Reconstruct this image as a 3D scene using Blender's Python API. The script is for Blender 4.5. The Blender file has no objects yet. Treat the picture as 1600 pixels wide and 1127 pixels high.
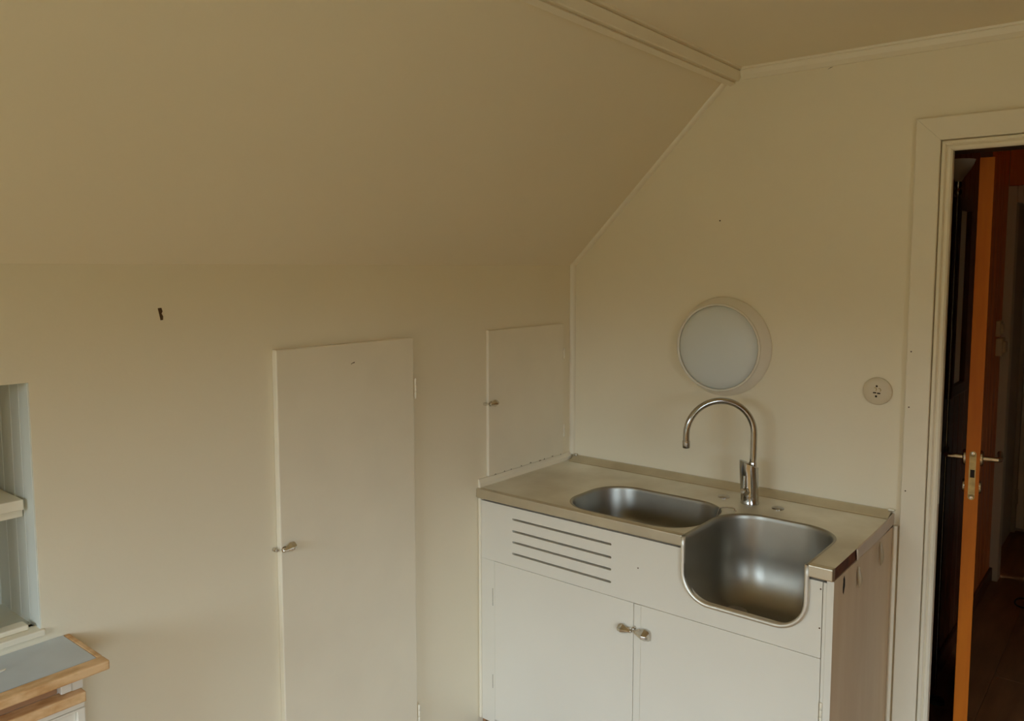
import bpy, bmesh, math, random
from mathutils import Vector, Matrix
from mathutils.geometry import tessellate_polygon
random.seed(7)
S = bpy.context.scene
COL = S.collection

# ------------------------------------------------------------------ camera
YAW, PITCH, ROLL = 0.684, -0.0864, -0.0011
CAM = Vector((1.8477, -2.6654, 1.6751))
fwd = Vector((-math.sin(YAW)*math.cos(PITCH), math.cos(YAW)*math.cos(PITCH), math.sin(PITCH)))
r0 = Vector((math.cos(YAW), math.sin(YAW), 0)); u0 = r0.cross(fwd)
rt = math.cos(ROLL)*r0 + math.sin(ROLL)*u0
up = -math.sin(ROLL)*r0 + math.cos(ROLL)*u0
cd = bpy.data.cameras.new('camera'); cam = bpy.data.objects.new('camera', cd); COL.objects.link(cam)
cam.matrix_world = Matrix(((rt.x, up.x, -fwd.x, CAM.x), (rt.y, up.y, -fwd.y, CAM.y), (rt.z, up.z, -fwd.z, CAM.z), (0, 0, 0, 1)))
cd.sensor_fit = 'HORIZONTAL'; cd.sensor_width = 36; cd.lens = 1258.13*36/1600
cd.shift_x = (800-796.515)/1600; cd.shift_y = -(563.5-527.0)/1600
cd.clip_start = 0.02
S.camera = cam

# ------------------------------------------------------------------ light
W = bpy.data.worlds.new('world'); S.world = W; W.use_nodes = True
bg = W.node_tree.nodes['Background']; wn = W.node_tree.nodes; wlk = W.node_tree.links
# overcast sky: luminance (1 + 2 sin elevation) / 3
tcw = wn.new('ShaderNodeTexCoord'); sep = wn.new('ShaderNodeSeparateXYZ'); wlk.new(tcw.outputs['Generated'], sep.inputs['Vector'])
ml = wn.new('ShaderNodeMath'); ml.operation = 'MULTIPLY_ADD'; ml.use_clamp = True
ml.inputs[1].default_value = 2/3; ml.inputs[2].default_value = 1/3; wlk.new(sep.outputs['Z'], ml.inputs[0])
sky = wn.new('ShaderNodeMix'); sky.data_type = 'RGBA'; sky.inputs['A'].default_value = (0, 0, 0, 1); sky.inputs['B'].default_value = (0.82, 1.01, 1.20, 1)
wlk.new(ml.outputs['Value'], sky.inputs['Factor']); wlk.new(sky.outputs['Result'], bg.inputs['Color'])
bg.inputs['Strength'].default_value = 26.0
S.cycles.diffuse_bounces = 10; S.cycles.max_bounces = 14
WX0, WX1, WZ0, WZ1, YB = 0.30, 1.50, 0.60, 1.95, -4.5         # window in the gable behind the camera
VY0, VY1, VZ0, VZ1, XR = -4.15, -2.50, 0.60, 1.95, 3.7         # window in the right-hand wall
for nm, lc, rz, sx_, sy_ in (('window_portal', ((WX0+WX1)/2, YB-.06, (WZ0+WZ1)/2), 0, WX1-WX0, WZ1-WZ0), ('window_portal', (XR+.06, (VY0+VY1)/2, (VZ0+VZ1)/2), math.pi/2, VY1-VY0, VZ1-VZ0)):
    al = bpy.data.lights.new(nm, 'AREA'); al.shape = 'RECTANGLE'; al.size = sx_; al.size_y = sy_; al.cycles.is_portal = True
    ao = bpy.data.objects.new(nm, al); COL.objects.link(ao); ao.location = lc; ao.rotation_euler = (math.radians(90), 0, rz)
S.view_settings.view_transform = 'Standard'; S.view_settings.look = 'None'
S.view_settings.gamma = 1.0; S.view_settings.use_curve_mapping = False
S.view_settings.exposure = 0.0

# ------------------------------------------------------------------ materials
def mat(name, col, rough=0.5, metal=0.0, var=0.0, vscale=4.0, vstretch=(1, 1, 1), bump=0.0, bscale=60.0, col2=None, rvar=0.0, coat=0.0, spec=0.5, trans=0.0, detail=4.0, lo=0.3, hi=0.7):
    m = bpy.data.materials.new(name); m.use_nodes = True
    n = m.node_tree.nodes; l = m.node_tree.links
    b = n['Principled BSDF']
    b.inputs['Base Color'].default_value = (*col, 1); b.inputs['Roughness'].default_value = rough
    b.inputs['Metallic'].default_value = metal; b.inputs['Coat Weight'].default_value = coat
    b.inputs['Specular IOR Level'].default_value = spec; b.inputs['Transmission Weight'].default_value = trans
    tc = n.new('ShaderNodeTexCoord')
    if var or col2 or rvar:
        mp = n.new('ShaderNodeMapping'); mp.inputs['Scale'].default_value = vstretch
        l.new(tc.outputs['Object'], mp.inputs['Vector'])
        nz = n.new('ShaderNodeTexNoise'); nz.inputs['Scale'].default_value = vscale; nz.inputs['Detail'].default_value = detail
        l.new(mp.outputs['Vector'], nz.inputs['Vector'])
        mr = n.new('ShaderNodeMapRange'); mr.inputs['From Min'].default_value = lo; mr.inputs['From Max'].default_value = hi
        l.new(nz.outputs['Fac'], mr.inputs['Value'])
        if var or col2:
            mx = n.new('ShaderNodeMix'); mx.data_type = 'RGBA'
            c2 = col2 or tuple(c*(1-var) for c in col)
            mx.inputs['A'].default_value = (*col, 1); mx.inputs['B'].default_value = (*c2, 1)
            l.new(mr.outputs['Result'], mx.inputs['Factor']); l.new(mx.outputs['Result'], b.inputs['Base Color'])
        if rvar:
            m2 = n.new('ShaderNodeMapRange'); m2.inputs['To Min'].default_value = rough-rvar; m2.inputs['To Max'].default_value = rough+rvar
            l.new(mr.outputs['Result'], m2.inputs['Value']); l.new(m2.outputs['Result'], b.inputs['Roughness'])
    if bump:
        nb = n.new('ShaderNodeTexNoise'); nb.inputs['Scale'].default_value = bscale; nb.inputs['Detail'].default_value = 3
        l.new(tc.outputs['Object'], nb.inputs['Vector'])
        bp = n.new('ShaderNodeBump'); bp.inputs['Strength'].default_value = bump; bp.inputs['Distance'].default_value = 0.002
        l.new(nb.outputs['Fac'], bp.inputs['Height']); l.new(bp.outputs['Normal'], b.inputs['Normal'])
    return m
M = {}
M['wall'] = mat('cream_wall_paint', (0.845, 0.765, 0.575), 0.45, var=0.05, vscale=1.6, bump=0.12, bscale=90)
M['ceil'] = mat('cream_ceiling_paint', (0.845, 0.76, 0.575), 0.55, var=0.04, vscale=1.3, bump=0.15, bscale=70)
M['trim'] = mat('cream_trim_gloss', (0.845, 0.77, 0.595), 0.34, var=0.05, vscale=6, bump=0.08, bscale=40)
M['cab'] = mat('white_cabinet_paint', (0.76, 0.715, 0.60), 0.32, var=0.04, vscale=3, bump=0.10, bscale=45)
M['cabside'] = mat('worn_cabinet_side_paint', (0.68, 0.53, 0.345), 0.45, col2=(0.62, 0.46, 0.28), vscale=5, vstretch=(3, 3, .5), bump=0.1)
M['steel'] = mat('worn_stainless_steel', (0.88, 0.855, 0.77), 0.50, metal=1.0, col2=(0.70, 0.66, 0.56), vscale=5, rvar=0.08, bump=0.04, bscale=25, detail=8)
M['steel_edge'] = mat('dull_steel_edge', (0.70, 0.64, 0.51), 0.42, metal=1.0, col2=(0.58, 0.52, 0.40), vscale=7, rvar=0.08, bump=0.04, bscale=25, detail=8)
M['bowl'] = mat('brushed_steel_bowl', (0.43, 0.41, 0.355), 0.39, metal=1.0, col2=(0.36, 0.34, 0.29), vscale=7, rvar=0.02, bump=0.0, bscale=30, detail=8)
M['chrome'] = mat('chrome', (0.54, 0.53, 0.51), 0.13, metal=1.0, var=0.15, vscale=30)
M['nickel'] = mat('worn_nickel', (0.80, 0.75, 0.66), 0.20, metal=1.0, var=0.3, vscale=60)
M['dark'] = mat('dark_hole', (0.025, 0.016, 0.010), 0.9, var=0.3)
M['chip'] = mat('exposed_brown_wood', (0.11, 0.055, 0.015), 0.8, var=0.5, vscale=90)
M['rust'] = mat('exposed_board_core', (0.20, 0.065, 0.025), 0.75, col2=(0.035, 0.016, 0.010), vscale=22, detail=6)
M['strip'] = mat('beige_edge_strip', (0.62, 0.50, 0.38), 0.35, var=0.1, vscale=10)
M['lampring'] = mat('lamp_ring_plastic', (0.84, 0.80, 0.70), 0.32, var=0.03)
M['opal'] = mat('opal_glass', (0.70, 0.73, 0.70), 0.30, var=0.02, spec=0.3)
M['socket'] = mat('socket_plastic', (0.68, 0.59, 0.42), 0.38, var=0.03)
M['plastic_clear'] = mat('yellowed_plastic', (0.52, 0.41, 0.25), 0.30, var=0.05, trans=0.2)
M['lam'] = mat('grey_laminate', (0.57, 0.61, 0.63), 0.42, col2=(0.50, 0.54, 0.55), vscale=9, bump=0.03)
M['pine'] = mat('bare_pine', (0.74, 0.49, 0.25), 0.6, col2=(0.52, 0.27, 0.09), vscale=13, vstretch=(3, 1.3, 3), bump=0.2, bscale=80, detail=8, lo=.40, hi=.66)
M['slotwood'] = mat('inner_wood', (0.42, 0.22, 0.10), 0.7, var=0.3, vscale=8, vstretch=(2, .5, 2))
M['doorwood'] = mat('orange_door_wood', (0.62, 0.17, 0.006), 0.55, spec=0.25, col2=(0.50, 0.12, 0.004), vscale=7, vstretch=(4, 4, .4), bump=0.05)
M['darkwood_shade'] = mat('dark_wood_and_shaded_boards', (0.16, 0.045, 0.014), 0.4, col2=(0.10, 0.027, 0.010), vscale=7, vstretch=(4, 4, .4))
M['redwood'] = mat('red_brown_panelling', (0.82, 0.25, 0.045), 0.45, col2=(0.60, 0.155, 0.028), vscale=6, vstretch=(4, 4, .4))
M['hallfloor'] = mat('brown_laminate', (0.30, 0.135, 0.05), 0.5, col2=(0.19, 0.08, 0.028), vscale=6, vstretch=(4, .6, 1), detail=6)
M['floor'] = mat('varnished_pine_floor', (0.33, 0.178, 0.042), 0.5, col2=(0.27, 0.142, 0.03), vscale=4, vstretch=(4, .5, 1))
M['brass'] = mat('dull_brass', (0.55, 0.40, 0.16), 0.4, metal=0.8, var=0.3, vscale=60)
M['hallwhite'] = mat('hall_white_paint', (0.66, 0.60, 0.48), 0.5, var=0.06)
M['hallgrey'] = mat('hall_grey_paint', (0.40, 0.36, 0.29), 0.5, var=0.08)
M['switch'] = mat('ivory_switch', (0.72, 0.58, 0.36), 0.4, var=0.05)
M['shade'] = mat('white_glass_shade', (0.90, 0.88, 0.82), 0.35, var=0.03)
M['mirror'] = mat('mirror_glass', (0.8, 0.82, 0.8), 0.06, metal=1.0, var=0.03)
M['cable'] = mat('black_cable', (0.02, 0.02, 0.02), 0.5, var=0.1)
M['skyblock'] = mat('dark_sky_blocker', (0.030, 0.040, 0.022), 0.9, var=0.4, vscale=1.5)
M['unseen_wall'] = mat('unseen_wall_warm_brown', (0.46, 0.28, 0.11), 0.5, col2=(0.38, 0.21, 0.07), vscale=5, vstretch=(3, 3, .4))  # invented brown finish for out-of-view walls, dims and warms the bounce light
M['jambdark'] = mat('dark_jamb', (0.040, 0.020, 0.012), 0.6, var=0.3, vscale=8)  # near-black brown for the jamb boards
M['niche'] = mat('grey_white_niche_paint', (0.67, 0.67, 0.58), 0.45, var=0.05, vscale=5)
M['trimchip'] = mat('flaked_paint', (0.42, 0.34, 0.22), 0.7, var=0.4, vscale=60)
M['ground'] = mat('ground_outside', (0.07, 0.075, 0.04), 0.9, var=0.3, vscale=.3)

# ------------------------------------------------------------------ helpers
def tag(o, label=None, cat=None, group=None, kind=None):
    if label: o['label'] = label
    if cat: o['category'] = cat
    if group: o['group'] = group
    if kind: o['kind'] = kind
    return o
def origin(p):
    v = Vector((0, 0, 0))
    while p is not None:
        v += p.location; p = p.parent
    return v
def empty(name, loc, label, cat, group=None):
    o = bpy.data.objects.new(name, None); o.empty_display_size = .05; COL.objects.link(o)
    o.location = loc; return tag(o, label, cat, group)
def mk(name, bm, m, parent=None, bevel=0.0, smooth=False, kind=None, at=None, seg=2):
    """world-space bmesh -> one linked mesh object (origin at its parent's base, or at `at`)"""
    bmesh.ops.recalc_face_normals(bm, faces=bm.faces[:])
    off = origin(parent) + (Vector(at) if at else Vector((0, 0, 0)))
    bmesh.ops.translate(bm, verts=bm.verts[:], vec=-off)
    me = bpy.data.meshes.new(name); bm.to_mesh(me); bm.free()
    me.materials.append(M[m])
    if smooth:
        for p in me.polygons: p.use_smooth = True
        if smooth != 'all':
            me.set_sharp_from_angle(angle=math.radians(smooth if smooth is not True else 40))
    o = bpy.data.objects.new(name, me); COL.objects.link(o)
    if at: o.location = at
    o.parent = parent
    if bevel:
        b = o.modifiers.new('bevel', 'BEVEL'); b.width = bevel; b.segments = seg; b.limit_method = 'ANGLE'; b.angle_limit = math.radians(35)
    if kind: o['kind'] = kind
    return o
def box(bm, x0, x1, y0, y1, z0, z1):
    v = [bm.verts.new(p) for p in ((x0,y0,z0),(x1,y0,z0),(x1,y1,z0),(x0,y1,z0),(x0,y0,z1),(x1,y0,z1),(x1,y1,z1),(x0,y1,z1))]
    for f in ((0,3,2,1),(4,5,6,7),(0,1,5,4),(1,2,6,5),(2,3,7,6),(3,0,4,7)): bm.faces.new([v[i] for i in f])
    return v
def boxo(name, b, m, parent=None, bevel=0.0, **k):
    bm = bmesh.new(); box(bm, *b); return mk(name, bm, m, parent, bevel, **k)
def plate(name, outer, holes, fn, t0, t1, m, parent=None, bevel=0.0, **k):
    """2-D outline with holes extruded from t0 to t1; fn(u, v, t) -> xyz"""
    bm = bmesh.new()
    loops = [list(outer)] + [list(h) for h in holes]
    flat = [p for lp in loops for p in lp]
    tris = tessellate_polygon([[Vector((p[0], p[1], 0)) for p in lp] for lp in loops])
    a = [bm.verts.new(fn(p[0], p[1], t0)) for p in flat]; b = [bm.verts.new(fn(p[0], p[1], t1)) for p in flat]
    for t in tris:
        try:
            bm.faces.new([a[i] for i in t]); bm.faces.new([b[i] for i in reversed(t)])
        except ValueError: pass
    i = 0
    for lp in loops:
        n = len(lp)
        for j in range(n):
            p, q = i+j, i+(j+1) % n
            bm.faces.new((a[p], a[q], b[q], b[p]))
        i += n
    return mk(name, bm, m, parent, bevel, **k)
def prism(name, prof, fn, t0, t1, m, parent=None, **k): return plate(name, prof, [], fn, t0, t1, m, parent, **k)
def loft(bm, loops, closed=True):
    rows = [[bm.verts.new(p) for p in lp] for lp in loops]
    n = len(rows[0])
    for a, b in zip(rows, rows[1:]):
        for j in range(n if closed else n-1):
            q = (j+1) % n
            vs = []
            for v in (a[j], a[q], b[q], b[j]):
                if v not in vs: vs.append(v)
            bm.faces.new(vs)
    return rows
def ring(c, r, n, ax, ay): return [Vector(c) + r*(math.cos(2*math.pi*i/n)*Vector(ax) + math.sin(2*math.pi*i/n)*Vector(ay)) for i in range(n)]
def lathe(bm, c, axis, prof, n=32, cap=True):
    axis = Vector(axis).normalized(); ax = axis.orthogonal().normalized(); ay = axis.cross(ax)
    rows = loft(bm, [ring(Vector(c)+axis*h, max(r, 1e-4), n, ax, ay) for h, r in prof])
    if cap: bm.faces.new(rows[0][::-1]); bm.faces.new(rows[-1])
def tube(bm, pts, r, n=12, closed=False):
    pts = [Vector(p) for p in pts]; prev = None; loops = []
    for i, p in enumerate(pts):
        if closed: t = pts[(i+1) % len(pts)] - pts[i-1]
        else: t = pts[min(i+1, len(pts)-1)] - pts[max(i-1, 0)]
        t.normalize()
        ax = (prev - t*prev.dot(t)) if prev is not None else t.orthogonal()
        ax.normalize(); prev = ax
        loops.append(ring(p, r, n, ax, t.cross(ax)))
    if closed: loops.append(loops[0])
    if closed:
        rows = [[bm.verts.new(q) for q in lp] for lp in loops[:-1]]; rows.append(rows[0])
        for a, b in zip(rows, rows[1:]):
            for j in range(n): bm.faces.new((a[j], a[(j+1) % n], b[(j+1) % n], b[j]))
    else:
        rows = loft(bm, loops); bm.faces.new(rows[0][::-1]); bm.faces.new(rows[-1])
def arc(cx, cy, r, a0, a1, n): return [(cx+r*math.cos(math.radians(a0+(a1-a0)*i/n)), cy+r*math.sin(math.radians(a0+(a1-a0)*i/n))) for i in range(n+1)]
def rrect(x0, x1, y0, y1, r, n=8):
    return arc(x1-r, y0+r, r, -90, 0, n) + arc(x1-r, y1-r, r, 0, 90, n) + arc(x0+r, y1-r, r, 90, 180, n) + arc(x0+r, y0+r, r, 180, 270, n)
XZ = lambda u, v, t: (u, t, v)
YZ = lambda u, v, t: (t, u, v)
XY = lambda u, v, t: (u, v, t)

# ------------------------------------------------------------------ room shell
ZC, ZT, K = 2.345, 1.684, 0.993
XS = (ZC-ZT)/K
boxo('floor', (-.9, XR+.1, YB-.1, 0.1, -.12, 0), 'floor', kind='structure')
NY1, NY0, NZ0, NZ1 = -2.003, -2.22, 0.894, 1.4345
wl = plate('wall_left', [(YB, 0), (0, 0), (0, ZT), (YB, ZT)], [[(NY0, NZ0), (NY1, NZ0), (NY1, NZ1), (NY0, NZ1)]], YZ, -.05, 0, 'wall', kind='structure')
# sloped ceiling slab
sl = prism('wall_slope', [(-.05, ZT-.05*K), (XS+.06, ZT+(XS+.06)*K), (XS, ZT+(XS+.06)*K+.08), (-.11, ZT-.02)], XZ, YB, 0.0, 'ceil', kind='structure')
boxo('ceiling', (XS-.001, XR+.1, YB-.1, 0.0, ZC, ZC+.1), 'ceil', kind='structure')
DX0, DX1, DZ = 1.345, 2.145, 2.012
plate('wall_back', [(-.05, 0), (DX0-.040, 0), (DX0-.040, DZ+.02), (DX1+.04, DZ+.02), (DX1+.04, 0), (XR, 0), (XR, ZC+.05), (XS-.03, ZC+.05), (-.05, ZT-.0)], [], XZ, 0, .1, 'wall', kind='structure')
plate('wall_right', [(YB-.1, 0), (.1, 0), (.1, ZC), (YB-.1, ZC)], [[(VY0, VZ0), (VY1, VZ0), (VY1, VZ1), (VY0, VZ1)]], YZ, XR, XR+.1, 'unseen_wall', kind='structure')
wf2 = plate('window_2', [(VY0-.07, VZ0-.07), (VY1+.07, VZ0-.07), (VY1+.07, VZ1+.07), (VY0-.07, VZ1+.07)], [[(VY0, VZ0), (VY1, VZ0), (VY1, VZ1), (VY0, VZ1)]], YZ, XR-.02, XR, 'trim', kind='structure')
boxo('mullion', (XR+.02, XR+.07, (VY0+VY1)/2-.025, (VY0+VY1)/2+.025, VZ0, VZ1), 'trim', wf2)
plate('wall_front', [(-.05, 0), (XR, 0), (XR, ZC+.05), (XS-.03, ZC+.05), (-.05, ZT)], [[(WX0, WZ0), (WX1, WZ0), (WX1, WZ1), (WX0, WZ1)]], XZ, YB-.1, YB, 'unseen_wall', kind='structure')
# the window behind the camera: frame and mullions
wf = plate('window_1', [(WX0-.07, WZ0-.07), (WX1+.07, WZ0-.07), (WX1+.07, WZ1+.07), (WX0-.07, WZ1+.07)], [[(WX0, WZ0), (WX1, WZ0), (WX1, WZ1), (WX0, WZ1)]], XZ, YB, YB+.02, 'trim', kind='structure')
for wm in ((WX0+WX1)/2,): boxo('mullion', (wm-.025, wm+.025, YB-.07, YB-.02, WZ0, WZ1), 'trim', wf)
ridge = [(-70, -3), (70, -3)] + [(70-140*k/40, 5.2+1.3*math.sin(k*1.7)+.9*math.sin(k*.61)) for k in range(41)]  # added out-of-view ridge that cuts off low sky and shapes the daylight
prism('horizon_blocker', ridge, XZ, -43, -40, 'skyblock', kind='structure')
prism('horizon_blocker', ridge, YZ, 40, 43, 'skyblock', kind='structure')
boxo('ground_outside', (-75, 75, -75, 75, -3.2, -3.0), 'ground', kind='structure')

# niche in the knee wall: lining boards, back, floor ledge
nb = -.22
boxo('niche_back', (nb-.02, nb, NY0, NY1, NZ0, NZ1), 'niche', wl)
boxo('niche_top', (nb, -.05, NY0, NY1, NZ1, NZ1+.02), 'niche', wl)
boxo('niche_bottom', (nb, -.002, NY0, NY1, NZ0-.02, NZ0), 'niche', wl)
boxo('niche_side', (nb, -.05, NY0-.02, NY0, NZ0, NZ1), 'niche', wl)
for i, (a, b) in enumerate(((-.05, -.001), (-.10, -.052), (-.16, -.102), (-.22, -.162))):
    boxo('niche_board', (a, b, NY1-.003, NY1+.018, NZ0+.0005, NZ1-.0005), 'niche', wl, bevel=.0007, seg=1)
bm = bmesh.new(); box(bm, -.03, .010, NY0, NY1+.004, NZ0-.010, NZ0+.004); mk('niche_ledge', bm, 'trim', wl, bevel=.002)
bm = bmesh.new(); box(bm, -.045, -.012, NY0, NY1-.02, NZ0+.0045, NZ0+.016); mk('niche_ledge_strip', bm, 'trim', wl, bevel=.003)
# shelf in the niche
sh = empty('wall_shelf', (-.12, -2.4, 1.155), 'white painted wooden shelf resting on a cleat inside the wall niche', 'shelf')
boxo('board', (nb+.001, -.03, NY0+.003, NY1-.011, 1.157, 1.180), 'trim', sh, bevel=.002)
boxo('cleat', (nb+.001, -.055, NY1-.050, NY1-.005, 1.136, 1.1568), 'trim', sh, bevel=.002)

# paint chips and nail holes on the walls
def blob(name, pts, fn, t0, t1, m, parent, **k): return plate(name, pts, [], fn, t0, t1, m, parent, **k)
blob('paint_chip', [(-1.7165, 1.580), (-1.708, 1.5805), (-1.7055, 1.572), (-1.708, 1.567), (-1.7045, 1.560), (-1.705, 1.5515), (-1.711, 1.551), (-1.7125, 1.560)], YZ, -.002, .0012, 'chip', wl)['label'] = 'dark brown chip where bare wood shows'
wb = bpy.data.objects['wall_back']
blob('nail_hole', arc(.6234, 1.8371, .0028, 0, 330, 9), XZ, -.0008, .002, 'chip', wb)
blob('paint_chip', [(.976, 2.2995), (.984, 2.3025), (.994, 2.3055), (.985, 2.3045)], XZ, -.0008, .002, 'chip', wb)

# ------------------------------------------------------------------ trims
# corner bead between knee wall and gable, rake bead, crowns
prism('trim_1', [(0, 0), (.018, 0), (.016, -.010), (.010, -.016), (0, -.018)], XY, .92, ZT+.01, 'trim', kind='structure', smooth=True)
bm = bmesh.new()
d = Vector((1, 0, K)).normalized(); nrm = Vector((K, 0, -1)).normalized()
p0 = Vector((0, 0, ZT)); p1 = Vector((XS-.03, 0, ZT+K*(XS-.03)))
loops = []
for p in (p0, p1):
    loops.append([p, p+nrm*.014, p+nrm*.011+Vector((0, -.008, 0)), p+nrm*.006+Vector((0, -.013, 0)), p+Vector((0, -.015, 0))])
rows = loft(bm, loops); bm.faces.new(rows[0]); bm.faces.new(rows[1])
mk('trim_2', bm, 'trim', kind='structure', smooth=True)
# crown along the slope (extruded along y)
CB, CE = (.681, 2.307), (.7007, 2.343)
prof = [(.632, ZT+K*.632), (.651, 2.2915), (.669, 2.2995), (.664, 2.3065), (.6795, 2.3055), (.6825, 2.3085), (.695, 2.332), (.689, 2.3385), (.7005, 2.3385), (.7025, ZC), (XS, ZC)]
prism('trim_3', prof, XZ, YB, -.0005, 'trim', kind='structure')
# crown along the gable
prof = [(0, 2.3075), (-.006, 2.3075), (-.016, 2.320), (-.021, 2.334), (-.0205, 2.337), (-.026, 2.338), (-.028, ZC), (0, ZC)]
prism('trim_4', prof, YZ, .6935, XR, 'trim', kind='structure', bevel=.001)
# trim strip where the sink cabinet meets the gable
prism('trim_5', [(1.2245, 0), (1.2245, -.011), (1.230, -.016), (1.238, -.013), (1.2415, 0)], XY, 0, .872, 'trim', kind='structure', smooth=True)

# door casing (mitred, stepped) and jamb
OX, OZ = 1.2432, 2.1116
cas = empty('trim_6', (1.3, 0, 0), None, None); cas['kind'] = 'structure'
def casing_piece(name, prof):
    # prof: list of (offset from the opening edge outward, depth towards the room)
    bm = bmesh.new()
    L, Rr, T = DX0, DX1, DZ
    loops = [[(L-o, -dp, 0) for o, dp in prof], [(L-o, -dp, T+o) for o, dp in prof]]
    rows = loft(bm, loops); bm.faces.new(rows[0]); bm.faces.new(rows[1])
    mk(name, bm, 'trim', cas)
    bm = bmesh.new()
    loops = [[(L-o+.0006, -dp, T+o) for o, dp in prof], [(Rr+o-.0006, -dp, T+o) for o, dp in prof]]
    rows = loft(bm, loops); bm.faces.new(rows[0]); bm.faces.new(rows[1])
    mk(name, bm, 'trim', cas)
    bm = bmesh.new()
    loops = [[(Rr+o, -dp, 0) for o, dp in prof], [(Rr+o, -dp, T+o) for o, dp in prof]]
    rows = loft(bm, loops); bm.faces.new(rows[0]); bm.faces.new(rows[1])
    mk(name, bm, 'trim', cas)
casing_piece('casing_board', [(.0985, 0), (.1015, .004), (.099, .020), (.097, .021), (.034, .021), (.032, .019), (.032, 0)])
casing_piece('casing_bead', [(.030, 0), (.030, .013), (.027, .017), (.020, .017), (.017, .012), (.016, .009), (.012, .012), (.006, .012), (.001, .008), (0, .0)])
bm = bmesh.new(); box(bm, DX0-.012, DX0, .0005, .012, 0, DZ); box(bm, DX1, DX1+.012, .0005, .012, 0, DZ)
mk('jamb_lip', bm, 'trim', cas)
bm = bmesh.new(); box(bm, DX0-.039, DX0-.024, .0005, .10, 0, DZ); box(bm, DX1+.024, DX1+.039, .0005, .10, 0, DZ); box(bm, DX0-.039, DX1+.039, .0005, .10, DZ+.001, DZ+.019)
mk('jamb', bm, 'jambdark', cas)
bm = bmesh.new(); box(bm, DX0-.14, DX0-.042, .101, .112, 0, DZ+.1); box(bm, DX0-.0415, DX1+.1, .101, .112, DZ+.02, DZ+.1)
mk('hall_casing', bm, 'redwood', cas)
for z in (.99, 1.42, 1.25):
    blob('nail_hole', arc(1.258, z, .0022, 0, 330, 7), XZ, -.0216, -.020, 'chip', cas)
# latch plate notch on the jamb edge
boxo('strike_plate', (DX0-.0005, DX0+.0012, .001, .010, .96, 1.12), 'hallwhite', cas)

# ------------------------------------------------------------------ latch handle, hinge builders
def latch(parent, base, along, out, scale=1.0, name='handle'):
    """faceted chrome bow handle: narrow neck at base, widening along `along`, standing off along `out`"""
    a = Vector(along).normalized(); o = Vector(out).normalized(); s = o.cross(a).normalized(); b = Vector(base)
    bm = bmesh.new()
    st = [(0.0, .0060, .008, .015), (.006, .007, .007, .018), (.034, .0185, .006, .032), (.048, .0150, .007, .027), (.052, .011, .010, .019)]
    loops = []
    for u, h, w0, w2 in st:
        c = b + a*u*scale
        loops.append([c+s*h*scale+o*(w0+.004)*scale, c+s*h*.55*scale+o*w0*scale, c-s*h*.55*scale+o*w0*scale, c-s*h*scale+o*(w0+.004)*scale, c-s*h*.25*scale+o*w2*scale, c+s*h*.25*scale+o*w2*scale])
    rows = loft(bm, loops); bm.faces.new(rows[0]); bm.faces.new(rows[-1])
    hd = mk(name, bm, 'nickel', parent, bevel=.0013)
    hd['label'] = 'small faceted chrome latch handle'
    bm = bmesh.new(); lathe(bm, b+a*.012*scale, o, [(-.001, .009), (.002, .009), (.003, .006), (.010, .0055)], 14); mk('stem', bm, 'nickel', hd, smooth=True)
    return hd
def hinge(parent, x, y, z0, z1, r=.004, m='trim'):
    bm = bmesh.new(); n = 3; h = (z1-z0)/n
    for i in range(n): lathe(bm, (x, y, z0+i*h), (0, 0, 1), [(0, r*.8), (.001, r), (h-.0018, r), (h-.0008, r*.8)], 12)
    return mk('hinge', bm, m, parent, smooth=True)

# ------------------------------------------------------------------ tall closet door and hatch on the knee wall
cd_ = empty('closet_door', (0.001, -1.155, 0.05), 'tall flush cream cupboard door in the knee wall with chrome latch', 'door')
boxo('panel', (.001, .021, -1.4085, -.9035, .05, 1.4562), 'trim', cd_, bevel=.003)
hinge(cd_, .0225, -.8985, 1.262, 1.328); hinge(cd_, .0225, -.8985, .188, .250)
latch(cd_, (.0215, -1.4080, .9085), (0, 1, .22), (1, 0, 0), .78)
bm = bmesh.new(); lathe(bm, (.0005, -1.4175, .9105), (1, 0, 0), [(0, .006), (.008, .0055), (.010, .0035), (.014, .0035), (.015, .005), (.018, .004)], 12); mk('catch', bm, 'nickel', cd_, smooth=True)
blob('paint_chip', [(-1.155, 1.3945), (-1.150, 1.397), (-1.142, 1.398), (-1.1415, 1.401), (-1.148, 1.3995), (-1.155, 1.3965)], YZ, .0205, .0216, 'chip', cd_)
hd_ = empty('hatch_door', (0.001, -.305, .9335), 'small square cream hatch door above the draining end of the steel counter', 'door')
boxo('panel', (.001, .013, -.5335, -.0785, .9335, 1.4545), 'trim', hd_, bevel=.002)
hinge(hd_, .0135, -.0745, 1.316, 1.358, .0035); hinge(hd_, .0135, -.0745, 1.003, 1.052, .0035)
latch(hd_, (.0135, -.5330, 1.194), (0, 1, .05), (1, 0, 0), .72)
bm = bmesh.new(); lathe(bm, (.0005, -.5435, 1.195), (1, 0, 0), [(0, .0055), (.006, .005), (.008, .0035), (.012, .0035), (.013, .005), (.016, .004)], 12); mk('catch', bm, 'nickel', hd_, smooth=True)
for k in range(9):
    yy = -.50+k*.050+random.uniform(-.012, .012); zz = .9345+random.uniform(0, .003); l_ = random.uniform(.006, .016)
    blob('paint_chip', [(yy, zz-.002), (yy+l_, zz-.0022), (yy+l_*.9, zz+.001), (yy+l_*.4, zz+.002+random.uniform(0, .003)), (yy+.001, zz)], YZ, .0125, .0134, 'trimchip', hd_)
# painted ledge strip between hatch and counter
prism('trim_7', [(0, .9005), (.010, .9005), (.010, .915), (.004, .930), (0, .931)], lambda u, v, t: (u, t, v), -.577, -.0185, 'trim', kind='structure', bevel=.001)

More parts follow.
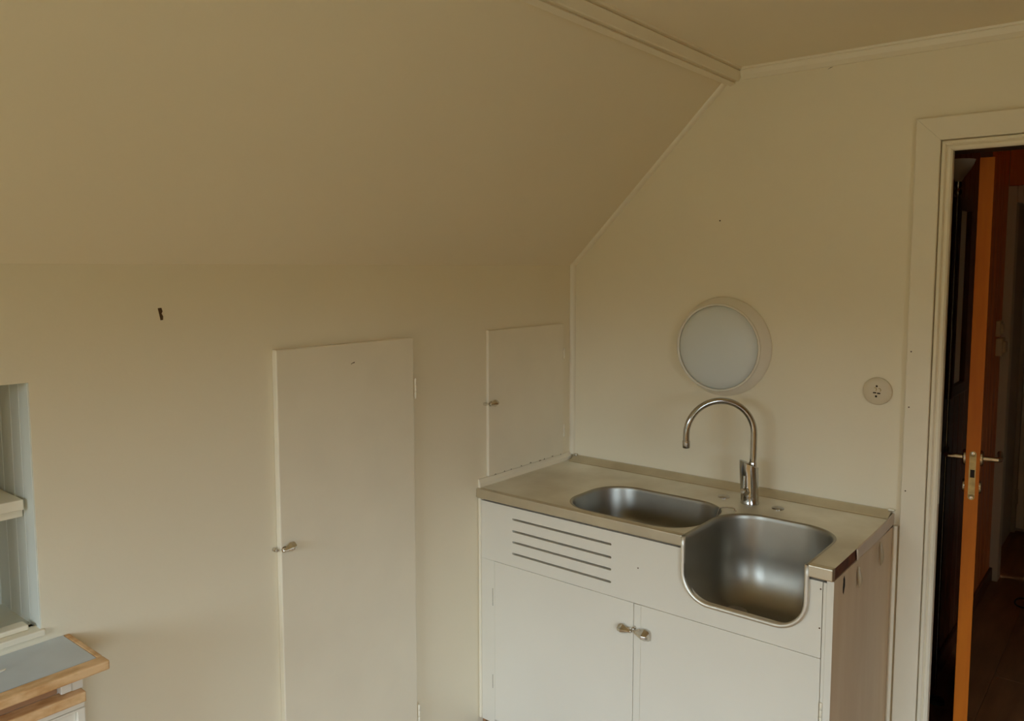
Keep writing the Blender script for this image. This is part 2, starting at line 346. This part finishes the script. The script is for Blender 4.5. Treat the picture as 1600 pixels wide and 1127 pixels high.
# ------------------------------------------------------------------ sink cabinet
FY = -.577
sc = empty('sink_cabinet', (.61, -.29, 0), 'white painted sink cabinet with slotted vent panel and two doors', 'cabinet')
BX0, BX1 = .803, 1.152       # open bowl front
UB, UR = .716, .080
ut = .8585
outer = [(.0145, .6515), (1.1945, .6515), (1.1945, ut), (BX1+.004, ut)]
outer += [(p[0], p[1]) for p in arc(BX1+.004-UR, UB-.004+UR, UR, 0, -90, 10)]
outer += [(p[0], p[1]) for p in arc(BX0-.004+UR, UB-.004+UR, UR, -90, -180, 10)]
outer += [(BX0-.004, ut), (.0145, ut)]
holes = []
for z in (.8172, .7755, .7370, .6966):
    h = .0036
    holes.append(arc(.1545+h, z, h, 90, 270, 5) + arc(.5515-h, z-.001, h, -90, 90, 5))
plate('vent_panel', outer, holes, XZ, FY, FY+.018, 'cab', sc, bevel=.0008)
# face frame and doors
boxo('stile', (.0145, .0745, FY+.0004, FY+.018, .055, .6510), 'cab', sc, bevel=.001)
boxo('stile', (.6340, .6585, FY+.0004, FY+.018, .055, .6490), 'cab', sc, bevel=.0012)
boxo('scribe_strip', (.0015, .0140, FY-.004, FY+.03, .055, .8660), 'trim', sc, bevel=.004)
boxo('stile', (1.1965, 1.2055, FY-.0008, FY+.018, .055, .8585), 'cab', sc, bevel=.001)
dl = boxo('door', (.0752, .6325, FY-.0003, FY+.018, .07, .6504), 'cab', sc, bevel=.0014)
dr = boxo('door', (.6592, 1.1950, FY-.0012, FY+.018, .07, .6504), 'cab', sc, bevel=.0014)
boxo('seam', (.0660, .0672, FY-.0002, FY+.001, .488, .551), 'chip', sc)
boxo('seam', (.0648, .0660, FY-.0002, FY+.001, .185, .235), 'chip', sc)
hinge(sc, 1.2005, FY-.003, .475, .535, .0035)
latch(dl, (.6310, FY-.001, .5625), (-1, 0, .03), (0, -1, 0), .88)
latch(dr, (.6420, FY-.001, .5655), (1, 0, .0), (0, -1, 0), 1.05)
bm = bmesh.new(); lathe(bm, (.638, FY-.0, .5745), (0, -1, 0), [(0, .006), (.006, .006), (.012, .004), (.014, .002)], 10); mk('catch', bm, 'nickel', dl, smooth=True)
for x, z in ((.6470, .7640), (1.190, .8385), (1.190, .7330)):
    blob('screw', arc(x, z, .0022, 0, 330, 9), XZ, FY-.0006, FY+.001, 'chip', sc)
# carcass
side = boxo('side_panel', (1.2060, 1.2236, FY-.0012, -.002, .0, .866), 'cabside', sc, bevel=.001)
boxo('side_edge', (1.2058, 1.2238, FY-.0022, FY-.0011, .055, .866), 'cab', sc)
boxo('side_panel', (.002, .014, FY+.019, -.002, .0, .866), 'slotwood', sc)
boxo('back_panel', (.0145, 1.2055, -.012, -.002, .0, .866), 'slotwood', sc)
boxo('toe_board', (.0145, 1.2055, FY+.05, FY+.065, .0, .0545), 'dark', sc)
boxo('bottom_panel', (.0145, 1.2055, FY+.0185, -.0125, .055, .0695), 'slotwood', sc)
blob('pipe_hole', [(p[0]-.4965, p[1]+.8325) for p in [(.003, .025), (.010, .012), (.011, -.004), (.005, -.018), (.001, -.026), (-.006, -.018), (-.007, -.004), (-.0045, .010), (-.005, .018)]], YZ, 1.2225, 1.2240, 'dark', sc)['label'] = 'dark elongated hole in the side panel'
# adhesive hooks on the side panel
def hook(name, y, z0, z1, lab):
    """flat teardrop hook: oval pad, a blade standing off it and a small upturned toe"""
    bm = bmesh.new(); X = 1.2238
    loops = []; H = z1-z0
    for k in range(13):
        f = k/12; e_ = max(math.sin(math.pi*f), .08)**.6
        loops.append([Vector((X+.006+.007*(1-f)*e_+.0065*e_*math.cos(t), y+.0085*e_*(1-.35*f)*math.sin(t), z0+H*f)) for t in [2*math.pi*k2/12 for k2 in range(12)]])
    rows = loft(bm, loops); bm.faces.new(rows[0]); bm.faces.new(rows[-1])
    h = mk(name, bm, 'plastic_clear', sc, smooth=True); h['label'] = lab
hook('adhesive_hook', -.165, .790, .862, 'yellowed plastic adhesive hook near the wall')
hook('adhesive_hook', -.383, .792, .850, 'yellowed plastic adhesive hook near the dark hole')

# ------------------------------------------------------------------ steel sink top
CY = -.589; CX = 1.2225; ZS = .900
st = empty('steel_sink_top', (.61, -.29, .868), 'worn stainless steel sink top with oval bowl and open-fronted deep bowl', 'sink')
b1 = (.332, .797, -.553, -.232)
R1 = .118
def ubow(i, n=14, yf=CY+.001, yb=-.262, r=.118, x0=BX0, x1=BX1, m=10):
    x0 += i; x1 -= i; yb -= i; r = max(r-i*.55, .012); r = min(r, (x1-x0)/2-1e-4)
    pts = [(x0, yf+(yb-r-yf)*k/n) for k in range(n)]
    pts += arc(x0+r, yb-r, r, 180, 90, m) + arc(x1-r, yb-r, r, 90, 0, m)
    pts += [(x1, yb-r+(yf-yb+r)*k/n) for k in range(1, n+1)]
    return pts
h2 = ubow(-.0075)
outer = [(.001, CY+.002), (h2[0][0], CY+.002)] + h2[1:-1] + [(h2[-1][0], CY+.002), (CX-.001, CY+.002), (CX-.001, -.0015), (.001, -.0015)]
hole1 = rrect(b1[0]-.0075, b1[1]+.0005, b1[2]-.0075, b1[3]+.0075, R1+.007, 12)
plate('sheet', outer, [hole1], XY, ZS-.0015, ZS, 'steel', st)
# turned-down front edge, left and right of the open bowl
for a, b in ((.001, BX0-.0065), (BX1+.0065, CX)):
    boxo('front_edge', (a, b, CY, CY+.022, .8675, ZS+.0012), 'steel_edge', st, bevel=.0035, seg=3)
# left lip, back upstand
prism('left_lip', [(.001, ZS-.001), (.016, ZS-.001), (.004, ZS+.0045), (.001, ZS+.0045)], lambda u, v, t: (u, t, v), CY+.02, -.045, 'steel', st)
prism('upstand', [(-.001, ZS-.001), (-.056, ZS-.001), (-.052, ZS+.0022), (-.046, ZS+.0030), (-.012, ZS+.0165), (-.006, ZS+.0175), (-.001, ZS+.0175)], YZ, .0225, CX-.004, 'steel_edge', st, bevel=.001)
# oval bowl
def bowl1():
    bm = bmesh.new(); loops = []
    prof = [(-.0085, ZS+.0004), (-.005, ZS+.0012), (-.002, ZS+.0003), (0, ZS-.003), (.0015, ZS-.012), (.006, ZS-.05), (.012, ZS-.09)]
    fr = .055
    for k in range(1, 9):
        a = math.radians(90*k/8); prof.append((.012+fr*(1-math.cos(a)), ZS-.09-fr*math.sin(a)))
    for i, z in prof:
        xi = i if i > 0 else i
        loops.append([(x, y, z) for x, y in rrect(b1[0]+i, b1[1]-(i if i > -.0 else i*.05), b1[2]+i, b1[3]-i, max(R1-i*.6, .03), 12)])
    c = Vector(((b1[0]+b1[1])/2, (b1[2]+b1[3])/2, 0)); last = loops[-1]; zf = last[0][2]
    for f in (.66, .33):
        loops.append([tuple(c+(Vector((x, y, 0))-c)*f + Vector((0, 0, zf-.006*(1-f)))) for x, y, z in last])
    loops.append([tuple(c+(Vector((x, y, 0))-c).normalized()*.042+Vector((0, 0, zf-.006))) for x, y, z in last])
    loops.append([tuple(c+(Vector((x, y, 0))-c).normalized()*.036+Vector((0, 0, zf-.012))) for x, y, z in last])
    rows = loft(bm, loops); bm.faces.new(rows[-1])
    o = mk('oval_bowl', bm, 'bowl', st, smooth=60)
    bm = bmesh.new(); lathe(bm, c+Vector((0, 0, zf-.0125)), (0, 0, 1), [(0, .034), (.003, .034), (.004, .031), (.002, .024), (.002, .004)], 24); mk('drain', bm, 'chrome', o, smooth=True)
    return o
bo1 = bowl1()
# deep bowl with lowered open front
def bowl2():
    bm = bmesh.new(); loops = []
    prof = [(-.0085, ZS+.0004), (-.005, ZS+.0012), (-.002, ZS+.0003), (0, ZS-.003), (.001, ZS-.015), (.002, ZS-.05), (.003, UB+UR)]
    for k in range(1, 13):
        a = math.radians(90*k/12); prof.append((.003+UR*(1-math.cos(a))*.97, UB+UR-UR*math.sin(a)))
    for i in (.095, .115, .14, .165, .1738): prof.append((i, UB))
    for i, z in prof:
        lp = []
        for x, y in ubow(i):
            w = min(1, max(0, (ZS-.06-z)/(ZS-.06-UB)))
            s = min(1, max(0, (y-CY)/.055)); s = s*s*(3-2*s)
            s2 = min(1, max(0, (y-CY)/.2))
            lp.append((x, y, z-w*(.020*s+.060*s2)))
        loops.append(lp)
    loft(bm, loops, closed=False)
    bmesh.ops.remove_doubles(bm, verts=bm.verts[:], dist=.0002)
    return mk('deep_bowl', bm, 'bowl', st, smooth=60)
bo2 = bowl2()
bm = bmesh.new(); lathe(bm, (.900, -.440, UB-.0655), (0, 0, 1), [(0, .036), (.003, .036), (.0045, .033), (.002, .026), (.002, .004)], 24); mk('drain', bm, 'chrome', bo2, smooth=True)
bm = bmesh.new()
for dz in (0, .014): lathe(bm, (.93+dz*.2, -.3, ZS-.052-dz), (0, -1, 0), [(0, .0001), (.0005, .0001)], 6)
bm.free()
# rolled steel rim around the open front
path = [(BX0-.004, ZS-.002)] + [(BX0-.004, .87), (BX0-.004, .83)] + arc(BX0-.004+UR+.004, UB-.004+UR+.004, UR+.004, 180, 270, 12) + arc(BX1+.004-UR-.004, UB-.004+UR+.004, UR+.004, 270, 360, 12) + [(BX1+.004, .83), (BX1+.004, .87), (BX1+.004, ZS-.002)]
path = [(p[0], CY+.004, p[1]) for p in path]
bm = bmesh.new(); tube(bm, path, .0068, 12); mk('rolled_rim', bm, 'steel', st, smooth='all')
# exposed core at the right end and the loose edge strip
prism('board_core', [(CY+.0035, .8675), (-.004, .8675), (-.004, .8980), (CY+.0035, .8980)], YZ, 1.2060, CX-.0015, 'rust', st)['label'] = 'rust brown exposed board core'
bm = bmesh.new(); loops = []
for k in range(13):
    f = k/12; y = -.395 + f*.392
    x = CX+.0005 + .006*math.sin(math.pi*f)*.5 + (.004 if k == 0 else 0)
    z1 = .9025 + .006*f; z0 = .8745 - .004*(1-f) + .0*f
    t = .0022
    loops.append([(x, y, z0+.003), (x+t, y, z0), (x+t+.001, y, (z0+z1)/2), (x+t, y, z1-.001), (x-.001, y, z1+.001), (x-.002, y, z1-.001)])
rows = loft(bm, loops); bm.faces.new(rows[0]); bm.faces.new(rows[-1])
mk('edge_strip', bm, 'strip', st, smooth=True)['label'] = 'loose beige edge strip'
boxo('corner_cap', (CX-.014, CX+.006, -.018, -.001, .9165, .9235), 'steel', st, bevel=.003)
boxo('corner_cap', (.018, .034, -.016, -.001, .9150, .9235), 'nickel', st, bevel=.003)
# caps over unused tap holes
for x, y in ((.7232, -.1411), (.9145, -.1560)):
    bm = bmesh.new(); lathe(bm, (x, y, ZS), (0, 0, 1), [(0, .0195), (.002, .0195), (.0045, .017), (.0065, .010), (.007, .001)], 28); mk('hole_cap', bm, 'chrome', st, smooth=True)
# bead chain for the plug
ch = []
c0 = Vector((.808, -.268, ZS+.003))
bm = bmesh.new(); tube(bm, [c0+Vector((.010, 0, -.003)), c0+Vector((.009, 0, .004)), c0+Vector((.002, 0, .006)), c0+Vector((-.016, -.003, .005)), c0+Vector((-.030, -.007, .003)), c0+Vector((-.038, -.010, -.001))], .0022, 8); lathe(bm, c0+Vector((.011, 0, -.003)), (0, 0, 1), [(0, .005), (.003, .004)], 10)
mk('chain_hook', bm, 'chrome', st, smooth=True)
bm = bmesh.new()
for k in range(15):
    f = k/14
    p = c0 + Vector((-.039-.014*f, -.011-.006*f, -.003-.060*f))
    bmesh.ops.create_icosphere(bm, subdivisions=1, radius=.0021, matrix=Matrix.Translation(p))
mk('bead_chain', bm, 'chrome', st, smooth='all', kind='stuff')

# ------------------------------------------------------------------ faucet
FX, FYY = .823, -.152
fa = empty('kitchen_faucet', (FX, FYY, ZS), 'chrome kitchen faucet with tall swan-neck spout on the steel sink', 'faucet')
bm = bmesh.new()
ax = Vector((-.050, -.004, 1)).normalized(); N = 28
loops = []
for h, r in ((0, .0300), (.004, .0300), (.007, .0288), (.03, .0285), (.09, .0298), (.118, .0305)):
    loops.append(ring(Vector((FX-.004, FYY, ZS))+ax*h, r, N, (1, 0, 0), (0, 1, 0)))
sl_ = Vector((-.775, -.632, 0))
top = []
for p in loops[-1]:
    c = Vector((FX-.004, FYY, ZS))+ax*.118
    t = (p-c).dot(sl_)
    top.append(p+Vector((0, 0, .012+t*.42)))
loops.append(top); c = sum(top, Vector())/N
loops.append([c+(p-c)*.9+Vector((0, 0, .0022)) for p in top])
rows = loft(bm, loops); bm.faces.new(rows[0]); bm.faces.new(rows[-1])
mk('body', bm, 'chrome', fa, smooth=True)
RX, RY = .8265, -.1500
pts = [(RX-.004, RY, 1.000), (RX-.002, RY, 1.03), (RX, RY, 1.06), (RX, RY, 1.10)]
rc = .1105; dv = Vector((-.775, -.632, 0))
for k in range(0, 25):
    a = math.pi*k/24
    pts.append(tuple(Vector((RX, RY, 1.131)) + dv*(rc-rc*math.cos(a)) + Vector((0, 0, rc*math.sin(a)))))
e = Vector(pts[-1]); pts.append(tuple(e+Vector((0, 0, -.022))))
bm = bmesh.new(); tube(bm, pts, .0106, 16); sp = mk('spout', bm, 'chrome', fa, smooth=True)
bm = bmesh.new(); lathe(bm, e+Vector((0, 0, -.021)), (0, 0, -1), [(0, .0112), (.001, .0122), (.022, .0122), (.024, .011), (.024, .009), (.018, .0085), (.018, .001)], 20); mk('aerator', bm, 'chrome', sp, smooth=True)
bm = bmesh.new(); lathe(bm, (RX-.0035, RY, 1.008), (.06, 0, 1), [(0, .0150), (.012, .0145), (.026, .0125), (.030, .0115)], 20); mk('collar', bm, 'chrome', fa, smooth=True)
# lever on the front of the body
lv = Vector((FX-.008, FYY-.029, 0)); od = Vector((-.05, -1, 0)).normalized()
bm = bmesh.new()
tube(bm, [lv+Vector((-.003, 0, .995)), lv+Vector((-.0035, -.003, .975)), lv+Vector((-.003, -.005, .955))], .0060, 12)
mk('lever_slot', bm, 'chrome', fa, smooth=True)
bm = bmesh.new(); lathe(bm, lv+Vector((.000, .006, .943)), (-.15, -1, .25), [(0, .014), (.008, .0145), (.013, .013), (.018, .011), (.022, .008), (.023, .001)], 8); mk('lever', bm, 'chrome', fa, smooth=20)

# ------------------------------------------------------------------ wall lamp
lx, lz = .6475, 1.3965
la = empty('wall_lamp', (lx, 0, lz), 'round wall lamp with cream ring and opal glass dome above faucet', 'lamp')
bm = bmesh.new(); lathe(bm, (lx, 0, lz), (0, -1, 0), [(0, .1735), (.006, .1745), (.012, .172), (.045, .1555), (.050, .1520), (.0515, .1490), (.050, .1460), (.044, .1450), (.040, .10), (.040, .002)], 72); mk('ring', bm, 'lampring', la, smooth=50)
bm = bmesh.new(); tube(bm, [(lx+.1500*math.cos(t), -.0515, lz+.1500*math.sin(t)) for t in [2*math.pi*k/72 for k in range(72)]], .0048, 10, closed=True); mk('ring_lip', bm, 'cab', la, smooth='all')
bm = bmesh.new(); pr = [(.0465, .1475)]
for k in range(1, 13):
    a = math.radians(90*k/12); pr.append((.046+.036*math.sin(a), .1447*math.cos(a)))
pr[-1] = (.082, .002)
lathe(bm, (lx, 0, lz), (0, -1, 0), pr, 72); mk('glass_dome', bm, 'opal', la, smooth='all')

# ------------------------------------------------------------------ wall socket
sx, sz = 1.1628, 1.2880
so = empty('wall_socket', (sx, 0, sz), 'round ivory wall socket beside the door casing', 'socket')
bm = bmesh.new(); lathe(bm, (sx, 0, sz), (0, -1, 0), [(0, .0430), (.006, .0432), (.009, .0420), (.0115, .037), (.0125, .024), (.0125, .001)], 48); mk('cover', bm, 'socket', so, smooth=35)
for dx, dz, w, h in ((-.001, .0165, .0032, .0022), (-.002, -.0155, .0034, .0024)):
    bm = bmesh.new(); lathe(bm, (sx+dx, -.0121, sz+dz), (0, -1, 0), [(0, w), (.0008, w)], 12); mk('pin_hole', bm, 'dark', so)
for dx, dz in ((-.0065, -.0045), (.0055, -.0055)):
    boxo('slot', (sx+dx-.0048, sx+dx+.0048, -.0131, -.0121, sz+dz-.0019, sz+dz+.0019), 'dark', so)
for dx, dz in ((-.0065, .0065), (.006, .0050)):
    bm = bmesh.new(); pts = [(sx+dx+.0052*math.cos(a), -.0128, sz+dz+.0050*math.sin(a)) for a in [math.radians(-60+k*24) for k in range(8)]]
    tube(bm, pts, .0011, 6); mk('socket_ridge', bm, 'brass', so)

# ------------------------------------------------------------------ left drawer cabinet and worktop under the niche
dc = empty('drawer_cabinet', (.09, -2.5, 0), 'shallow white drawer cabinet with pull-out pine board under grey worktop', 'cabinet')
CR = -1.990; CL = -3.1
boxo('carcass', (.002, .150, CL, CR, 0, .8478), 'cab', dc)
boxo('top_rail', (.1502, .172, CL, CR, .8385, .8478), 'cab', dc, bevel=.002)
boxo('end_block', (.1502, .168, -2.0130, CR-.0005, .8175, .8380), 'cab', dc, bevel=.002)
boxo('runner_block', (.1502, .171, -2.0350, -2.0140, .8200, .8380), 'cab', dc, bevel=.0015)
boxo('slot_back', (.1502, .1525, CL, -2.0355, .8175, .8380), 'slotwood', dc)
boxo('pull_out_board', (.1503, .187, CL, CR-.003, .7950, .8170), 'pine', dc, bevel=.003)
boxo('rail', (.1502, .170, CL, CR, .7775, .7940), 'cab', dc, bevel=.002)
dw = plate('drawer_front', [(CL, .55), (CR, .55), (CR, .7770), (CL, .7770)], [[(CL+.05, .60), (-2.006, .60), (-2.006, .7720), (CL+.05, .7720)]], YZ, .1502, .172, 'cab', dc, bevel=.002)
boxo('panel', (.1504, .163, CL+.05, -2.0065, .6005, .7715), 'cab', dw)
boxo('lower_front', (.1502, .172, CL, CR, .05, .545), 'cab', dc, bevel=.002)
wt = empty('worktop', (.1, -2.5, .8482), 'narrow grey laminate worktop with bare pine edging below the wall niche', 'worktop')
boxo('laminate', (.0015, .1625, CL, -1.9615, .8484, .8676), 'lam', wt)
prism('front_edging', [(CL, .1630), (-1.9480, .1630), (-1.9480, .1965), (CL, .1965)], lambda u, v, t: (v, u, t), .8482, .8680, 'pine', wt, bevel=.0035)
boxo('end_edging', (.0015, .1628, -1.9610, -1.9480+.0, .8482, .8680), 'pine', wt, bevel=.003)
bm = bmesh.new(); bmesh.ops.create_icosphere(bm, subdivisions=2, radius=.004, matrix=Matrix.Translation((.075, -2.108, .8684)) @ Matrix.Diagonal((1.2, 2.6, .5, 1)))
for vv in bm.verts: vv.co += Vector((random.uniform(-1, 1), random.uniform(-1, 1), random.uniform(-.3, .3)))*.0012
mk('paint_drip', bm, 'cab', wt)

# ------------------------------------------------------------------ hall seen through the doorway
HX = 1.190
fh = boxo('floor_hall', (-.9, 2.6, .1001, 4.6, -.12, -.012), 'chip', kind='structure')
pw, x = .19, .24
row = 0
while x < 2.0:
    y = .1005 - random.random()*.9
    while y < 4.5:
        L_ = 1.25; a = max(y, .1005); b = min(y+L_-.0012, 4.55)
        if b-a > .02: boxo('floor_plank', (x+.0006, x+pw-.0006, a, b, -.0115, 0), 'hallfloor', fh, bevel=.0012, seg=1)
        y += L_
    x += pw; row += 1
hw = boxo('wall_hall', (HX-.12, HX-.016, .1125, 2.24, 0, 2.36), 'redwood', kind='structure')
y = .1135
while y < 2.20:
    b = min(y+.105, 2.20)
    boxo('wall_board', (HX-.0155, HX, y+.002, b-.002, 0, 2.36), 'darkwood_shade' if y < 1.38 else 'redwood', hw, bevel=.005)  # near boards take a darker colour to stand for the door leaf's shade
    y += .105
boxo('baseboard_hall', (HX+.0005, HX+.0145, .12, 2.20, .0005, .075), 'darkwood_shade', kind='structure', bevel=.003)
boxo('ceiling_hall', (-.9, 2.6, .1001, 4.6, 2.365, 2.45), 'redwood', kind='structure')
boxo('wall_hall_right', (2.4, 2.5, .1001, 4.6, 0, 2.36), 'wall', kind='structure')
tr = boxo('trim_8', (HX-.005, HX+.040, 2.2015, 2.29, .0005, 2.09), 'hallwhite', kind='structure', bevel=.004)
boxo('header_casing', (HX+.0405, 2.39, 2.2015, 2.29, 2.0, 2.09), 'hallwhite', tr, bevel=.004)
boxo('header_panel', (HX, 2.4, 2.215, 2.275, 2.092, 2.36), 'redwood', tr)
boxo('wall_hall_end', (.3, 2.5, 3.25, 3.35, 0, 2.36), 'hallgrey', kind='structure')
boxo('wall_hall_side', (HX-.12, HX-.03, 2.2905, 3.249, 0, 2.36), 'hallgrey', kind='structure')
hdoor = empty('hall_door', (1.25, 3.22, 0), 'greyish white painted door at the far end of the dim hall', 'door')
boxo('leaf', (1.185, 1.96, 3.205, 3.245, .03, 2.03), 'hallwhite', hdoor, bevel=.003)
boxo('frame', (1.155, 1.183, 3.195, 3.2495, .0005, 2.06), 'hallgrey', hdoor, bevel=.003)
for z in (.19, 1.75):
    bm = bmesh.new(); lathe(bm, (1.184, 3.196, z), (0, 0, 1), [(0, .008), (.09, .008)], 10); mk('hinge', bm, 'hallgrey', hdoor, smooth=True)

# the orange door: lock edge towards the kitchen, hinged on the end of the panelled wall
P0 = Vector((1.4005, .20, 0)); P1 = Vector((1.2760, .975, 0))
u = (P1-P0).normalized(); w = Vector((u.y, -u.x, 0))      # w points to the hall (right) side
rd = empty('wooden_door', tuple(P0), 'open varnished orange wood door with steel lever handles and lock plate', 'door')
def obox(bm, a0, a1, b0, b1, z0, z1):
    v = [bm.verts.new(P0+u*a+w*b+Vector((0, 0, z))) for z in (z0, z1) for a, b in ((a0, b0), (a1, b0), (a1, b1), (a0, b1))]
    for f in ((0,3,2,1),(4,5,6,7),(0,1,5,4),(1,2,6,5),(2,3,7,6),(3,0,4,7)): bm.faces.new([v[i] for i in f])
T2 = .0200
bm = bmesh.new(); obox(bm, 0, .006, -T2, T2, .01, 2.010); mk('edge_band', bm, 'doorwood', rd, bevel=.001)
bm = bmesh.new(); obox(bm, .0061, .785, -T2+.0004, T2-.0004, .01, 2.010); leaf = mk('leaf', bm, 'darkwood_shade', rd)
bm = bmesh.new(); obox(bm, -.0012, .002, -.0095, .0095, .947, 1.085)
lathe(bm, P0+Vector((0, 0, 1.085))-u*.0012, u, [(0, .0095), (.003, .0095)], 20); lathe(bm, P0+Vector((0, 0, .947))-u*.0012, u, [(0, .0095), (.003, .0095)], 20)
lp = mk('lock_plate', bm, 'brass', rd)
bm = bmesh.new(); obox(bm, -.0018, -.0011, -.0055, .0065, 1.010, 1.035); mk('latch_bolt', bm, 'dark', lp)
for z in (1.087, .945):
    bm = bmesh.new(); lathe(bm, P0+Vector((0, 0, z))-u*.0010, -u, [(0, .005), (.0012, .0045), (.0018, .001)], 14); mk('screw', bm, 'nickel', lp, smooth=True)
for s in (-1, 1):
    b = P0+u*.06+w*s*T2+Vector((0, 0, 1.062))
    bm = bmesh.new(); lathe(bm, b, w*s, [(0, .025), (.006, .025), (.009, .022), (.009, .011)], 24); tube(bm, [b+w*s*.005, b+w*s*.03, b+w*s*.048, b+w*s*.056+u*.010, b+w*s*.058+u*.03, b+w*s*.058+u*.11], .0085, 12)
    mk('lever_handle', bm, 'nickel', rd, smooth=True)
    b = P0+u*.06+w*s*T2+Vector((0, 0, .968))
    bm = bmesh.new(); lathe(bm, b, w*s, [(0, .021), (.005, .021), (.007, .018)], 24); mk('keyhole_plate', bm, 'nickel', rd, smooth=True)

bm = bmesh.new(); obox(bm, .788, .830, -T2-.002, T2+.0, .0, 2.36); mk('trim_9', bm, 'darkwood_shade', kind='structure')
# switches on the panelled wall
for nm, y0, y1, z0, z1, dp, lab in (('light_switch', 2.005, 2.085, 1.325, 1.405, .030, 'ivory surface-mounted switch box on red panelling, upper of the two'),
                                    ('light_switch', 2.03, 2.125, 1.225, 1.315, .042, 'larger ivory switch box on red panelling just below another switch')):
    o = empty(nm, (HX, (y0+y1)/2, z0), lab, 'switch')
    boxo('box', (HX+.0005, HX+dp*.7, y0, y1, z0, z1), 'switch', o, bevel=.003)
    boxo('rocker', (HX+dp*.7, HX+dp, y0+.02, y1-.02, z0+.018, z1-.018), 'switch', o, bevel=.002)
o = empty('wall_switch', (HX, 1.42, 1.285), 'small ivory switch plate half hidden behind the orange door', 'switch')
boxo('plate', (HX+.0005, HX+.012, 1.46, 1.535, 1.27, 1.345), 'switch', o, bevel=.002)
boxo('rocker', (HX+.012, HX+.020, 1.48, 1.515, 1.29, 1.325), 'switch', o, bevel=.002)
# framed mirror and floor lamp behind the orange door
mi = empty('wall_mirror', (HX, 1.07, 1.155), 'wood framed mirror hanging on the red panelling behind the orange door', 'mirror')
plate('frame', [(.86, 1.155), (1.250, 1.155), (1.250, 1.945), (.86, 1.945)], [[(.905, 1.20), (1.115, 1.20), (1.115, 1.90), (.905, 1.90)]], YZ, HX+.0008, HX+.022, 'darkwood_shade', mi, bevel=.003)
boxo('glass', (HX+.002, HX+.012, .9055, 1.1145, 1.2005, 1.8995), 'mirror', mi)
LX, LY = 1.236, .68
fl = empty('floor_lamp', (LX, LY, 0), 'slim floor lamp with flared white glass shade behind the orange door', 'lamp')
bm = bmesh.new(); lathe(bm, (LX+.005, LY, 0), (0, 0, 1), [(0.0003, .030), (.010, .030), (.016, .026), (.022, .008)], 24); mk('base', bm, 'cable', fl, smooth=True)
bm = bmesh.new(); lathe(bm, (LX, LY, .02), (0, 0, 1), [(0, .0038), (1.93, .0038)], 12); mk('pole', bm, 'chrome', fl, smooth=True)
bm = bmesh.new(); lathe(bm, (LX, LY, 1.935), (0, 0, 1), [(0, .006), (.008, .012), (.018, .012), (.026, .007), (.036, .012), (.05, .010), (.060, .014)], 20); mk('neck', bm, 'nickel', fl, smooth=True)
bm = bmesh.new(); lathe(bm, (LX, LY, 1.985), (0, 0, 1), [(0, .010), (.018, .020), (.040, .036), (.060, .047), (.078, .053), (.078, .050), (.05, .035)], 32, cap=False); mk('shade', bm, 'shade', fl, smooth=True)
# cable on the hall floor
bm = bmesh.new(); pts = [(1.395+.055*math.cos(a), 1.965+.075*math.sin(a), .0045+.002*math.sin(3*a)) for a in [k*math.pi/16 for k in range(30)]] + [(1.50, 1.93, .005), (1.62, 1.99, .005), (1.8, 1.95, .005)]
tag(mk('power_cable', bm if not tube(bm, pts, .0042, 8) else bm, 'cable', smooth='all'), 'loop of black cable lying on the brown hall floor', 'cable')
